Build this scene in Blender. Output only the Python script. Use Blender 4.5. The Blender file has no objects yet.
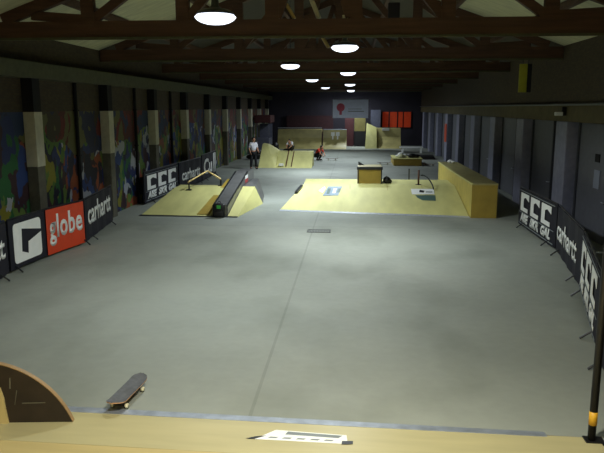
import bpy, bmesh, math, random
from mathutils import Vector, Matrix
random.seed(7)
R = math.radians
SC = bpy.context.scene
COL = SC.collection

# ---------------------------------------------------------------- camera
cam_d = bpy.data.cameras.new('camera'); cam = bpy.data.objects.new('camera', cam_d); COL.objects.link(cam)
cam_d.sensor_width = 36; cam_d.lens = 36 * 650 / 604; cam_d.clip_end = 300
cam.location = (0, 0, 3.3)
cam.rotation_euler = (R(90 - 10.375), 0, R(4.5))
SC.camera = cam

# ---------------------------------------------------------------- world and exposure
w = bpy.data.worlds.new('world'); SC.world = w; w.use_nodes = True
w.node_tree.nodes['Background'].inputs[0].default_value = (0.55, 0.65, 0.75, 1)
w.node_tree.nodes['Background'].inputs[1].default_value = 0.03
SC.view_settings.view_transform = 'Standard'
try: SC.view_settings.look = 'None'
except Exception: pass
SC.view_settings.gamma = 1
SC.view_settings.exposure = 0.0
LAMP_W = 150.0          # watts of each hanging lamp
# (x, y, tint) of the hanging lamps; the two rows run on above and behind the camera
LAMPS = [(-2.15, 10.3, 0), (-2.15, 22.3, 0), (-2.12, 33.4, 0), (-2.0, 46.1, 0),
         (-0.23, 15.6, 0), (-0.26, 26.9, 0), (-0.26, 40.4, 0), (-0.28, 55.2, 0),
         (-2.15, -1.6, 1), (-0.23, 3.6, 1)]

# ---------------------------------------------------------------- materials
def lin(c):
    return tuple(((v / 255) / 12.92 if v / 255 <= .04045 else ((v / 255 + .055) / 1.055) ** 2.4) for v in c)

def mat(name, rgb, rough=.6, metal=0, var=.12, scale=6, stretch=(1, 1, 1), bump=0, emit=None, spec=.5):
    m = bpy.data.materials.new(name); m.use_nodes = True
    nt = m.node_tree; b = nt.nodes['Principled BSDF']
    b.inputs['Roughness'].default_value = rough; b.inputs['Metallic'].default_value = metal
    b.inputs['Specular IOR Level'].default_value = spec
    c = lin(rgb)
    tc = nt.nodes.new('ShaderNodeTexCoord'); mp = nt.nodes.new('ShaderNodeMapping')
    mp.inputs['Scale'].default_value = stretch
    n = nt.nodes.new('ShaderNodeTexNoise'); n.inputs['Scale'].default_value = scale; n.inputs['Detail'].default_value = 5
    r = nt.nodes.new('ShaderNodeValToRGB')
    r.color_ramp.elements[0].position = .3; r.color_ramp.elements[1].position = .7
    r.color_ramp.elements[0].color = tuple(v * (1 - var) for v in c) + (1,)
    r.color_ramp.elements[1].color = tuple(min(1, v * (1 + var)) for v in c) + (1,)
    nt.links.new(tc.outputs['Object'], mp.inputs[0]); nt.links.new(mp.outputs[0], n.inputs[0])
    nt.links.new(n.outputs[0], r.inputs[0]); nt.links.new(r.outputs[0], b.inputs['Base Color'])
    if bump:
        bp = nt.nodes.new('ShaderNodeBump'); bp.inputs['Strength'].default_value = bump
        nt.links.new(n.outputs[0], bp.inputs['Height']); nt.links.new(bp.outputs[0], b.inputs['Normal'])
    if emit:
        b.inputs['Emission Color'].default_value = lin(emit[0]) + (1,); b.inputs['Emission Strength'].default_value = emit[1]
    return m

M = dict(
    ply=mat('birch_plywood', (200, 196, 130), .58, var=.13, scale=2.2, stretch=(1, .25, 1)),
    ply_far=mat('worn_plywood', (172, 162, 106), .5, var=.22, scale=1.6),
    ply_pale=mat('pale_ramp_sheet', (178, 169, 128), .4, var=.08, scale=3, stretch=(.3, 2, 1)),
    ply_warm=mat('warm_ramp_sheet', (186, 168, 116), .42, var=.1, scale=3, stretch=(.3, 2, 1)),
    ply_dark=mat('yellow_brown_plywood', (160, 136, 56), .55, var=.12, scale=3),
    ply_side=mat('painted_yellow_plywood', (194, 176, 88), .55, var=.1, scale=3),
    ledge_top=mat('worn_ledge_top', (160, 152, 104), .45, var=.2, scale=4),
    steel=mat('galvanised_steel', (196, 202, 214), .35, .45, var=.15, scale=10),
    plate=mat('scuffed_threshold_steel', (168, 176, 190), .45, .6, var=.2, scale=7),
    darksteel=mat('dark_steel', (60, 62, 66), .4, .7, var=.1),
    greyledge=mat('grey_ledge_sheet', (98, 98, 98), .4, .1, var=.18, scale=4),
    black=mat('black_paint', (16, 15, 16), .5, var=.25, scale=8),
    blackbrown=mat('black_brown_ply', (38, 29, 22), .55, var=.35, scale=5),
    banner=mat('dark_banner_fabric', (12, 12, 30), .75, var=.15),
    orange=mat('orange_banner_print', (206, 62, 22), .5, var=.06),
    white=mat('white_print', (236, 238, 236), .5, var=.04),
    greyprint=mat('grey_print', (120, 128, 132), .5, var=.1),
    timber=mat('dark_roof_timber', (76, 52, 38), .7, var=.25, scale=4, stretch=(.3, 4, 4)),
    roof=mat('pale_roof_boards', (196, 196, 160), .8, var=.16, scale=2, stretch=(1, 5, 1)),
    roof_shaded=mat('shaded_roof_boards', (60, 56, 46), .8, var=.2, scale=2, stretch=(1, 5, 1)),
    conc_d=mat('dark_plaster', (62, 58, 52), .85, var=.2, scale=3),
    colw=mat('white_column_paint', (184, 182, 162), .7, var=.1),
    cold=mat('grey_column_paint', (88, 86, 74), .7, var=.2),
    pillar=mat('blue_grey_pillar_paint', (134, 136, 158), .7, var=.12),
    door=mat('grey_door_paint', (96, 98, 108), .6, var=.08),
    dooredge=mat('door_frame_paint', (58, 60, 68), .6, var=.1),
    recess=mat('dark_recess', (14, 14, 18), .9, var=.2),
    lintel=mat('ochre_lintel_plaster', (88, 80, 52), .8, var=.2, scale=3),
    beam=mat('green_grey_beam', (74, 76, 54), .7, var=.2),
    pipe=mat('grey_conduit', (90, 92, 92), .5, .3, var=.1),
    lampshade=mat('lamp_housing', (60, 62, 64), .4, .5, var=.1),
    tube=mat('tan_rail_steel', (200, 176, 120), .35, .5, var=.1),
    brown=mat('brown_painted_post', (92, 58, 40), .5, var=.1),
    yellowgreen=mat('yellow_green_panel', (150, 150, 40), .6, var=.1),
    tape=mat('yellow_tape', (216, 164, 40), .5, var=.05),
    grip=mat('black_grip_tape', (88, 90, 96), .8, var=.25, scale=14),
    maple=mat('maple_deck_edge', (176, 136, 104), .5, var=.1),
    wheel=mat('cream_wheel', (214, 208, 176), .4, var=.03),
    skin=mat('skin', (190, 140, 112), .6, var=.05),
    hair=mat('dark_hair', (30, 24, 20), .7, var=.2),
    shirtw=mat('white_shirt', (226, 224, 232), .8, var=.05),
    shirtr=mat('red_shirt', (196, 52, 30), .8, var=.08),
    trouser=mat('black_trousers', (20, 20, 26), .8, var=.1),
    red=mat('dark_red_paint', (60, 16, 20), .7, var=.2),
    screen=mat('blue_white_fabric', (222, 228, 250), .8, var=.05),
    pink=mat('faded_red_print', (200, 90, 110), .8, var=.1),
    lit=mat('orange_lit_pane', (180, 60, 20), .5, var=.1, emit=((226, 60, 18), .08)),
    greygoods=mat('grey_blue_panel', (80, 82, 98), .6, var=.15),
    green=mat('green_badge', (60, 170, 70), .5, var=.05),
    blueprint=mat('pale_blue_print', (120, 140, 156), .5, var=.1),
    teal=mat('dark_teal_print_and_shadow', (70, 98, 92), .5, var=.1),
    redsticker=mat('red_sticker', (176, 60, 60), .5, var=.05),
    paper=mat('grey_paper', (136, 142, 160), .7, var=.05),
    conc_y=mat('dull_yellow_board', (104, 96, 52), .8, var=.1),
    tanrim=mat('tan_ply_edge', (150, 122, 84), .6, var=.1),
    dimred=mat('dim_red_cloth', (52, 22, 26), .8, var=.3),
    farwall=mat('dark_end_wall', (40, 36, 46), .85, var=.3, scale=.8),
)
def emission(name, rgb, s):
    m = bpy.data.materials.new(name); m.use_nodes = True; nt = m.node_tree
    b = nt.nodes['Principled BSDF']; b.inputs['Base Color'].default_value = lin(rgb) + (1,)
    b.inputs['Emission Color'].default_value = lin(rgb) + (1,); b.inputs['Emission Strength'].default_value = s
    return m
M['bulb'] = emission('glowing_lamp_glass', (235, 242, 255), 2.2)

def nodes(m): return m.node_tree.nodes, m.node_tree.links
def floor_mat():
    m = bpy.data.materials.new('worn_concrete'); m.use_nodes = True; N, L = nodes(m); b = N['Principled BSDF']
    tc = N.new('ShaderNodeTexCoord')
    def noise(s, d=4, st=(1, 1, 1)):
        mp = N.new('ShaderNodeMapping'); mp.inputs['Scale'].default_value = st; L.new(tc.outputs['Object'], mp.inputs[0])
        n = N.new('ShaderNodeTexNoise'); n.inputs['Scale'].default_value = s; n.inputs['Detail'].default_value = d
        L.new(mp.outputs[0], n.inputs[0]); return n.outputs[0]
    def ramp(src, p0, p1, c0, c1):
        r = N.new('ShaderNodeValToRGB'); e = r.color_ramp.elements
        e[0].position = p0; e[1].position = p1; e[0].color = c0; e[1].color = c1; L.new(src, r.inputs[0]); return r.outputs[0]
    def mul(a, bb, f=1):
        x = N.new('ShaderNodeMix'); x.data_type = 'RGBA'; x.blend_type = 'MULTIPLY'; x.inputs[0].default_value = f
        L.new(a, x.inputs[6]); L.new(bb, x.inputs[7]); return x.outputs[2]
    base = ramp(noise(.22), .35, .68, lin((134, 139, 132)) + (1,), lin((154, 158, 150)) + (1,))
    blot = ramp(noise(.55, 3, (1, .6, 1)), .33, .5, (.78, .79, .77, 1), (1, 1, 1, 1))
    fine = ramp(noise(7, 6), .3, .7, (.93, .93, .93, 1), (1.0, 1.0, 1.0, 1))
    c = mul(mul(base, blot), fine)
    sx = N.new('ShaderNodeSeparateXYZ'); L.new(tc.outputs['Object'], sx.inputs[0])
    def line(sock, at, wd, slope=None):
        s = N.new('ShaderNodeMath'); s.operation = 'SUBTRACT'; L.new(sock, s.inputs[0]); s.inputs[1].default_value = at
        a = N.new('ShaderNodeMath'); a.operation = 'ABSOLUTE'; L.new(s.outputs[0], a.inputs[0])
        g = N.new('ShaderNodeMath'); g.operation = 'GREATER_THAN'; L.new(a.outputs[0], g.inputs[0]); g.inputs[1].default_value = wd
        mx = N.new('ShaderNodeMath'); mx.operation = 'MAXIMUM'; L.new(g.outputs[0], mx.inputs[0]); mx.inputs[1].default_value = .82
        cc = N.new('ShaderNodeCombineColor')
        for i in range(3): L.new(mx.outputs[0], cc.inputs[i])
        return cc.outputs[0]
    c = mul(c, line(sx.outputs[0], -1.08, .02))
    c = mul(c, line(sx.outputs[1], 18.0, .05), .5)
    c = mul(c, line(sx.outputs[1], 33.0, .06), .6)
    L.new(c, b.inputs['Base Color'])
    rr = ramp(noise(1.2), .3, .7, (.62, .62, .62, 1), (.78, .78, .78, 1)); L.new(rr, b.inputs['Roughness'])
    return m
def brick_mat(name, c1, c2, mortar):
    m = bpy.data.materials.new(name); m.use_nodes = True; N, L = nodes(m); b = N['Principled BSDF']; b.inputs['Roughness'].default_value = .85
    tc = N.new('ShaderNodeTexCoord'); sx = N.new('ShaderNodeSeparateXYZ'); cb = N.new('ShaderNodeCombineXYZ')
    L.new(tc.outputs['Object'], sx.inputs[0]); L.new(sx.outputs[1], cb.inputs[0]); L.new(sx.outputs[2], cb.inputs[1])
    br = N.new('ShaderNodeTexBrick'); br.inputs['Scale'].default_value = 4
    for k, c in (('Color1', c1), ('Color2', c2), ('Mortar', mortar)): br.inputs[k].default_value = lin(c) + (1,)
    L.new(cb.outputs[0], br.inputs[0]); L.new(br.outputs[0], b.inputs['Base Color']); return m
def mural_mat():
    m = bpy.data.materials.new('spray_painted_mural'); m.use_nodes = True; N, L = nodes(m); b = N['Principled BSDF']
    b.inputs['Roughness'].default_value = .7
    tc = N.new('ShaderNodeTexCoord')
    def palette(scale, offs, cols, dist=.7):
        mp = N.new('ShaderNodeMapping'); mp.inputs['Location'].default_value = offs; mp.inputs['Scale'].default_value = (1, 1, .75)
        L.new(tc.outputs['Object'], mp.inputs[0])
        wn = N.new('ShaderNodeTexNoise'); wn.inputs['Scale'].default_value = 1.3; wn.inputs['Detail'].default_value = 3; L.new(mp.outputs[0], wn.inputs[0])
        wa = N.new('ShaderNodeVectorMath'); wa.operation = 'MULTIPLY_ADD'; L.new(wn.outputs['Color'], wa.inputs[0]); wa.inputs[1].default_value = (2.2, 2.2, 2.2); L.new(mp.outputs[0], wa.inputs[2])
        n = N.new('ShaderNodeTexVoronoi'); n.inputs['Scale'].default_value = scale; L.new(wa.outputs[0], n.inputs['Vector'])
        sc = N.new('ShaderNodeSeparateColor'); L.new(n.outputs['Color'], sc.inputs[0])
        r = N.new('ShaderNodeValToRGB'); cr = r.color_ramp; cr.interpolation = 'CONSTANT'
        k = len(cols)
        for i, c in enumerate(cols):
            p = i / k
            e = cr.elements[i] if i < 2 else cr.elements.new(p)
            e.position = p; e.color = lin(tuple(v * .8 for v in c)) + (1,)
        L.new(sc.outputs[0], r.inputs[0]); return r.outputs[0]
    low = palette(2.2, (3, 1, 7), [(24, 26, 50), (40, 70, 140), (36, 110, 56), (150, 146, 40), (90, 130, 48), (34, 50, 110), (60, 30, 40), (160, 80, 44), (190, 196, 210), (30, 34, 60), (110, 140, 60)])
    up = palette(1.5, (9, 4, 2), [(96, 32, 26), (110, 60, 36), (40, 44, 80), (120, 34, 30), (70, 60, 40), (110, 110, 60), (40, 60, 100)])
    sx = N.new('ShaderNodeSeparateXYZ'); L.new(tc.outputs['Object'], sx.inputs[0])
    n2 = N.new('ShaderNodeTexNoise'); n2.inputs['Scale'].default_value = .5; L.new(tc.outputs['Object'], n2.inputs[0])
    ad = N.new('ShaderNodeMath'); ad.operation = 'MULTIPLY_ADD'; L.new(n2.outputs[0], ad.inputs[0]); ad.inputs[1].default_value = 4; L.new(sx.outputs[2], ad.inputs[2])
    gt = N.new('ShaderNodeMath'); gt.operation = 'GREATER_THAN'; L.new(ad.outputs[0], gt.inputs[0]); gt.inputs[1].default_value = 4.4
    x = N.new('ShaderNodeMix'); x.data_type = 'RGBA'; L.new(gt.outputs[0], x.inputs[0]); L.new(low, x.inputs[6]); L.new(up, x.inputs[7])
    L.new(x.outputs[2], b.inputs['Base Color']); return m
M['floor'] = floor_mat()
M['brick'] = brick_mat('brown_brick', (72, 62, 42), (60, 48, 36), (54, 52, 44))
M['mural'] = mural_mat()

# ---------------------------------------------------------------- mesh helpers
def link(name, bm, m, parent=None, smooth=False):
    me = bpy.data.meshes.new(name)
    bmesh.ops.recalc_face_normals(bm, faces=bm.faces) if isinstance(bm, bmesh.types.BMesh) else None
    bm.to_mesh(me); bm.free()
    ms = m if isinstance(m, (list, tuple)) else [m]
    for q in ms: me.materials.append(M[q])
    if smooth:
        for p in me.polygons: p.use_smooth = True
    o = bpy.data.objects.new(name, me); COL.objects.link(o)
    if parent: o.parent = parent
    return o
def box(bm, x0, x1, y0, y1, z0, z1, bev=0):
    vs = [bm.verts.new(p) for p in ((x0, y0, z0), (x1, y0, z0), (x1, y1, z0), (x0, y1, z0), (x0, y0, z1), (x1, y0, z1), (x1, y1, z1), (x0, y1, z1))]
    fs = [bm.faces.new([vs[i] for i in f]) for f in ((3, 2, 1, 0), (4, 5, 6, 7), (0, 1, 5, 4), (1, 2, 6, 5), (2, 3, 7, 6), (3, 0, 4, 7))]
    if bev:
        es = list({e for f in fs for e in f.edges}); bmesh.ops.bevel(bm, geom=es, offset=bev, segments=2, affect='EDGES', profile=.5)
    return bm
def B(x0, x1, y0, y1, z0, z1, bev=0): return box(bmesh.new(), x0, x1, y0, y1, z0, z1, bev)
def prism(bm, pts, a, b, axis='x'):
    """extrude a 2-D outline; axis x: pts are (y,z); axis y: pts are (x,z); axis z: (x,y)"""
    def P(p, t): return (t, p[0], p[1]) if axis == 'x' else ((p[0], t, p[1]) if axis == 'y' else (p[0], p[1], t))
    A = [bm.verts.new(P(p, a)) for p in pts]; Bv = [bm.verts.new(P(p, b)) for p in pts]; n = len(pts)
    bm.faces.new(A); bm.faces.new(Bv[::-1])
    for i in range(n): bm.faces.new((A[i], Bv[i], Bv[(i + 1) % n], A[(i + 1) % n]))
    return bm
def hull(bm, pts):
    vs = [bm.verts.new(p) for p in pts]; bmesh.ops.convex_hull(bm, input=vs); return bm
def bar(bm, p, q, wd, ht):
    """rectangular bar from p to q"""
    p, q = Vector(p), Vector(q); d = (q - p).normalized(); up = Vector((0, 0, 1)) if abs(d.z) < .95 else Vector((0, 1, 0))
    s = d.cross(up).normalized(); u = s.cross(d).normalized()
    A = [bm.verts.new(p + s * a * wd / 2 + u * b * ht / 2) for a, b in ((-1, -1), (1, -1), (1, 1), (-1, 1))]
    C = [bm.verts.new(q + s * a * wd / 2 + u * b * ht / 2) for a, b in ((-1, -1), (1, -1), (1, 1), (-1, 1))]
    bm.faces.new(A[::-1]); bm.faces.new(C)
    for i in range(4): bm.faces.new((A[i], A[(i + 1) % 4], C[(i + 1) % 4], C[i]))
    return bm
def tube(bm, pts, r, n=10):
    rings = []
    pts = [Vector(p) for p in pts]
    for i, p in enumerate(pts):
        d = (pts[min(i + 1, len(pts) - 1)] - pts[max(i - 1, 0)]).normalized()
        up = Vector((0, 0, 1)) if abs(d.z) < .9 else Vector((1, 0, 0))
        s = d.cross(up).normalized(); u = s.cross(d).normalized()
        rr = r[i] if isinstance(r, (list, tuple)) else r
        rings.append([bm.verts.new(p + (s * math.cos(2 * math.pi * k / n) + u * math.sin(2 * math.pi * k / n)) * rr) for k in range(n)])
    for a, b in zip(rings, rings[1:]):
        for k in range(n): bm.faces.new((a[k], a[(k + 1) % n], b[(k + 1) % n], b[k]))
    bm.faces.new(rings[0][::-1]); bm.faces.new(rings[-1]); return bm
def lathe(bm, prof, n=28, c=(0, 0, 0)):
    rings = []
    for r, z in prof:
        rings.append([bm.verts.new((c[0] + r * math.cos(2 * math.pi * k / n), c[1] + r * math.sin(2 * math.pi * k / n), c[2] + z)) for k in range(n)])
    for a, b in zip(rings, rings[1:]):
        for k in range(n): bm.faces.new((a[k], a[(k + 1) % n], b[(k + 1) % n], b[k]))
    bm.faces.new(rings[0][::-1]); bm.faces.new(rings[-1]); return bm
def ell(bm, c, r, rot=None, n=14):
    mt = Matrix.Translation(c) @ (rot or Matrix()) @ Matrix.Diagonal((r[0], r[1], r[2], 1))
    bmesh.ops.create_uvsphere(bm, u_segments=n, v_segments=n // 2 + 2, radius=1, matrix=mt); return bm
def thing(name, label, cat, loc=(0, 0, 0), rz=0, group=None):
    o = bpy.data.objects.new(name, None); COL.objects.link(o); o.location = loc; o.rotation_euler = (0, 0, rz)
    o.empty_display_size = .2
    tag(o, label, cat, group); return o
def tag(o, label, cat, group=None):
    o['label'] = label; o['category'] = cat
    if group: o['group'] = group
    return o
def struct(name, bm, m, label, cat):
    o = link(name, bm, m); o['kind'] = 'structure'; o['label'] = label; o['category'] = cat; return o
def copytree(o, parent=None):
    c = o.copy(); COL.objects.link(c)
    if parent: c.parent = parent
    for ch in list(o.children): copytree(ch, c)
    return c
def text_bm(s, size, offset=0, width=None, spacing=1.0, shear=0):
    """lettering as a flat bmesh in (x, y), left-bottom at 0,0"""
    cu = bpy.data.curves.new('t', 'FONT'); cu.body = s; cu.size = size; cu.offset = offset; cu.space_character = spacing; cu.resolution_u = 3
    cu.shear = shear
    o = bpy.data.objects.new('t', cu); COL.objects.link(o)
    bpy.context.view_layer.update()
    me = bpy.data.meshes.new_from_object(o.evaluated_get(bpy.context.evaluated_depsgraph_get()))
    bm = bmesh.new(); bm.from_mesh(me)
    bpy.data.objects.remove(o); bpy.data.meshes.remove(me)
    xs = [v.co.x for v in bm.verts]; ys = [v.co.y for v in bm.verts]; x0, y0 = min(xs), min(ys)
    k = (width / (max(xs) - x0)) if width else 1
    for v in bm.verts: v.co = Vector(((v.co.x - x0) * k, v.co.y - y0, 0))
    return bm
def poly_bm(polys):
    bm = bmesh.new()
    for p in polys: bm.faces.new([bm.verts.new((x, y, 0)) for x, y in p])
    bmesh.ops.triangulate(bm, faces=bm.faces)
    return bm

# ---------------------------------------------------------------- the room
XL, XR, YB, YF = -7.5, 5.8, -4.0, 58.0
RX = -0.8
def roof_z(x): return 7.35 - .358 * abs(x - RX)
struct('floor', B(XL - .3, 8.0, YB, YF, -.2, 0), 'floor', 'grey worn concrete floor with faint joints', 'floor')
rpts = [(XL - .3, roof_z(XL - .3)), (RX, roof_z(RX)), (8.0, roof_z(8.0)), (8.0, roof_z(8.0) + .15), (RX, roof_z(RX) + .15), (XL - .3, roof_z(XL - .3) + .15)]
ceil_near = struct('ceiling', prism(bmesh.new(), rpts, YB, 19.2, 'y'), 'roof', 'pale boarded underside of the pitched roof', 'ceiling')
struct('ceiling', prism(bmesh.new(), rpts, 19.2, YF + .3, 'y'), 'roof_shaded', 'boarded underside of the pitched roof farther back, coloured dark for shade', 'ceiling')  # same roof beyond the lamp-lit bays, its shade put into the board colour
struct('wall_left', B(XL - .3, XL, YB, YF, 0, 3.2), 'mural', 'left wall covered in spray painted murals', 'wall')
struct('wall_left_upper', B(XL - .3, XL, YB, YF, 3.2, 5.1), 'brick', 'bare brown upper part of the left wall', 'wall')
struct('wall_end', B(XL - .3, 8.0, YF, YF + .3, 0, 7.6), 'farwall', 'dark end wall far behind the ramps', 'wall')
struct('wall_rear', B(XL - .3, 8.0, YB - .3, YB, 0, 7.6), 'conc_d', 'dark wall behind the ramp deck', 'wall')
struct('trim_1', B(XL, XL + .35, YB, YF, 3.95, 4.3), 'beam', 'long green grey beam along the left wall top', 'beam')
# right side: lintel wall over a row of recessed doors
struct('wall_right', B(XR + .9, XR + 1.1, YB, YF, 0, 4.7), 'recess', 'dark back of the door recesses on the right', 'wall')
struct('wall_right_upper', B(XR, XR + .3, YB, YF, 3.35, 5.1), 'brick', 'brown brick wall above the right hand doors', 'wall')
struct('trim_2', B(XR - .03, XR + .9, YB, YF, 2.92, 3.35), 'lintel', 'ochre lintel band above the right hand doors', 'lintel')
n = 3
k = 0
Y = 18.2 - 4.55 * 4
door_src = None
while Y < 56:
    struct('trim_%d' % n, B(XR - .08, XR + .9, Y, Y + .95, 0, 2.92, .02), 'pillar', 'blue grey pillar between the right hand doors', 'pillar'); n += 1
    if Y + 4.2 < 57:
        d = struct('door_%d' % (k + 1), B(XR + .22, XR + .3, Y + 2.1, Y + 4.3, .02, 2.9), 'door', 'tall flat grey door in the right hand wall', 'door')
        fr = bmesh.new(); box(fr, XR + .18, XR + .34, Y + 2.02, Y + 2.1, 0, 2.92); box(fr, XR + .18, XR + .34, Y + 4.3, Y + 4.4, 0, 2.92)
        link('door_frame', fr, 'dooredge', d)
        h = bmesh.new(); tube(h, [(XR + .22, Y + 2.25, 1.05), (XR + .16, Y + 2.25, 1.05), (XR + .16, Y + 2.37, 1.05)], .012, 8); link('door_handle', h, 'steel', d)
    k += 1; Y += 4.55
# end wall windows glowing orange and a lit one on the right end
for i, (x0, x1) in enumerate([(2.5, 3.02), (3.12, 3.75), (3.85, 4.25), (4.33, 4.95)]):
    wv = struct('window_%d' % (i + 1), B(x0, x1, YF - .05, YF - .01, 1.6, 2.92), 'lit', 'orange lit window pane in the dark end wall', 'window')
    fr = bmesh.new(); box(fr, x0 - .05, x0, YF - .08, YF, 1.55, 2.97); box(fr, x1, x1 + .05, YF - .08, YF, 1.55, 2.97); box(fr, x0 - .05, x1 + .05, YF - .08, YF, 1.5, 1.6)
    link('window_frame', fr, 'black', wv)

# ---------------------------------------------------------------- left wall columns
prev = None
ords = ['nearest', 'second nearest', 'third', 'fourth', 'fifth', 'sixth', 'seventh', 'eighth', 'ninth', 'tenth', 'eleventh', 'twelfth']
i = 0
Y = 14.45 - 4.55 * 3
names = {}
while Y < 56:
    vis = Y > 14
    lab = (['', ' '][0] + 'tall square column on the mural wall, %s from the camera, white band on it' % (ords[i] if vis else 'beside it')) if vis else 'square column on the left wall beside the camera, out of view'
    t = thing('column', lab, 'column', (XL, Y, 0), 0, 'columns along the left wall')
    link('lower_shaft', B(.0, .26, 0, .36, 0, 1.95, .012), 'cold', t)
    link('white_band', B(.0, .275, -.01, .37, 1.95, 3.2, .012), 'colw', t)
    link('upper_shaft', B(.0, .26, 0, .36, 3.2, 3.95), 'recess', t)
    if vis: i += 1
    Y += 4.55
for j, y in enumerate([17.2, 22.0, 26.4]):
    bm = bmesh.new(); tube(bm, [(XL + .06, y, 0), (XL + .06, y, 3.95)], .05, 10)
    for z in (.8, 2.0, 3.2): box(bm, XL, XL + .12, y - .06, y + .06, z, z + .04)
    tag(link('drain_pipe', bm, 'recess'), 'dark vertical pipe on the mural wall, in the %s bay of columns' % ['nearest', 'second', 'third'][j], 'pipe', 'pipes on the left wall')

# ---------------------------------------------------------------- roof trusses
def truss():
    t = thing('roof_truss', '', 'roof truss')
    link('bottom_chord', B(XL + .02, XR + .28, -.09, .09, 4.63, 4.97), 'timber', t)
    link('chord_edge_strip', B(XL + .35, XR - .02, -.13, -.09, 4.61, 4.66), 'beam', t)
    for s in (-1, 1):
        xe = -7.0 if s < 0 else 5.4
        bm = bmesh.new(); bar(bm, (xe, 0, roof_z(xe) - .12), (RX, 0, roof_z(RX) - .12), .16, .22); link('rafter', bm, 'timber', t)
    posts = [-5.25, -3.35, -1.6, .0, 1.75, 3.65]
    for x in posts:
        link('post', B(x - .13, x + .13, -.07, .07, 4.97, roof_z(x) - .2), 'timber', t)
    for a, b in ((-5.15, -6.4), (-5.15, -3.5), (-3.25, -1.75), (-1.5, -.8), (-.1, -.8), (1.65, .15), (3.55, 1.9), (3.75, 4.9)):
        bm = bmesh.new(); bar(bm, (a, .0, 5.0), (b, .0, roof_z(b) - .25), .12, .17); link('brace', bm, 'timber', t)
    return t
tp = truss()
ty = [13.0 + 6.3 * q for q in range(-1, 8)]
tn = ['roof truss nearest above the ramp, out of the photo', 'dark timber roof truss nearest the camera, its chord crossing the top of the photo',
      'dark timber roof truss just behind the nearest crossing beam'] + ['dark timber roof truss, %s crossing beam counted from the camera' % s for s in ('third', 'fourth', 'fifth', 'sixth', 'seventh', 'eighth')]
for q, y in enumerate(ty):
    o = tp if q == 0 else copytree(tp)
    o.location = (0, y, 0); tag(o, tn[q], 'roof truss', 'roof trusses')
# purlins running along the roof
for q, x in enumerate([-5.9, -4.2, -2.5, 1.0, 2.7, 4.4]):
    o = link('purlin', B(x - .06, x + .06, YB, YF, roof_z(x) - .16, roof_z(x) - .01), 'timber')
    o.parent = ceil_near
# loose sticks and boxes up in the roof
def stick(p, q, r, m, name, label, cat):
    bm = bmesh.new(); tube(bm, [p, q], r, 8); return tag(link(name, bm, m), label, cat)
stick((-1.62, 13.2, 5.75), (-1.18, 13.14, 5.0), .035, 'tube', 'wood_stick', 'tan stick leaning in the nearest truss, left of the middle', 'stick')
stick((-1.02, 13.2, 5.75), (-.7, 13.14, 5.0), .045, 'colw', 'wood_stick', 'pale stick leaning in the nearest truss, near the middle', 'stick')
stick((-1.1, 19.5, 5.55), (-.75, 19.42, 5.0), .05, 'tube', 'wood_stick', 'tan stick leaning on the second crossing beam', 'stick')
tag(link('cable_box', B(-.25, -.05, 12.95, 13.05, 4.975, 5.04, .01), 'colw'), 'small white box on top of the nearest crossing beam', 'box')
tag(link('loudspeaker', B(.62, .84, 12.9, 13.08, 4.975, 5.25, .015), 'banner'), 'dark blue box standing on the nearest crossing beam', 'box')
for j, z in enumerate((5.0, 5.35)):
    tag(link('junction_box', B(1.28, 1.4, 12.85, 12.93, z, z + .14, .01), 'colw'), 'small white fitting %s on the nearest truss, right of the lamp' % ['lower', 'upper'][j], 'box', 'white fittings on the truss') if False else None

# ---------------------------------------------------------------- lamps
def lamp(first=True):
    t = thing('hanging_lamp', '', 'lamp')
    bm = bmesh.new(); lathe(bm, [(.04, .3), (.05, .29), (.06, .16), (.1, .12), (.2, .1), (.27, .07), (.3, .03), (.29, .02), (.19, .085), (.05, .1)], 32)
    link('shade', bm, 'lampshade', t, True)
    bm = bmesh.new(); lathe(bm, [(.02, .07), (.2, .06), (.28, .025), (.32, -.01), (.29, -.05), (.23, -.085), (.15, -.11), (.03, -.12)], 32)
    link('glass', bm, 'bulb', t, True)
    return t
lamps = [lamp()]
lamps += [copytree(lamps[0]) for _ in LAMPS[1:]]
llab = ['largest bright round lamp hanging at the top left of centre', 'second lamp of the left row, hanging behind the largest one', 'third lamp of the left row, small and bright',
        'farthest lamp of the left row, smallest and bright', 'nearest lamp of the right row, below the roof beam', 'second lamp of the right row', 'third lamp of the right row, small', 'farthest lamp of the right row, just above the hanging screen',
        'lamp of the left row behind the camera', 'lamp of the right row above the ramp']
for q, (x, y, tint) in enumerate(LAMPS):
    o = lamps[q]
    o.location = (x, y, 4.68); tag(o, llab[q], 'lamp', 'round lamps hanging in two rows')
    bm = bmesh.new(); tube(bm, [(0, 0, .33), (0, 0, roof_z(x) - 4.68)], .012, 8); link('rod', bm, 'darksteel', o)
    ld = bpy.data.lights.new('lamp_light', 'AREA'); ld.shape = 'DISK'; ld.size = .42; ld.energy = LAMP_W * {10.3: .85, 15.6: 1.55, 3.6: 2.1, -1.6: .9}.get(y, 1.35)
    ld.spread = R(172 if y > 40 else (150 if 3 < y < 20 else 130)); ld.color = (1.0, .97, .80) if tint else ((.93, 1.0, .98) if y < 18 else (.86, .96, 1.0))
    lo = bpy.data.objects.new('lamp_light', ld); COL.objects.link(lo); lo.parent = o; lo.location = (0, 0, -.135)

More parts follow.
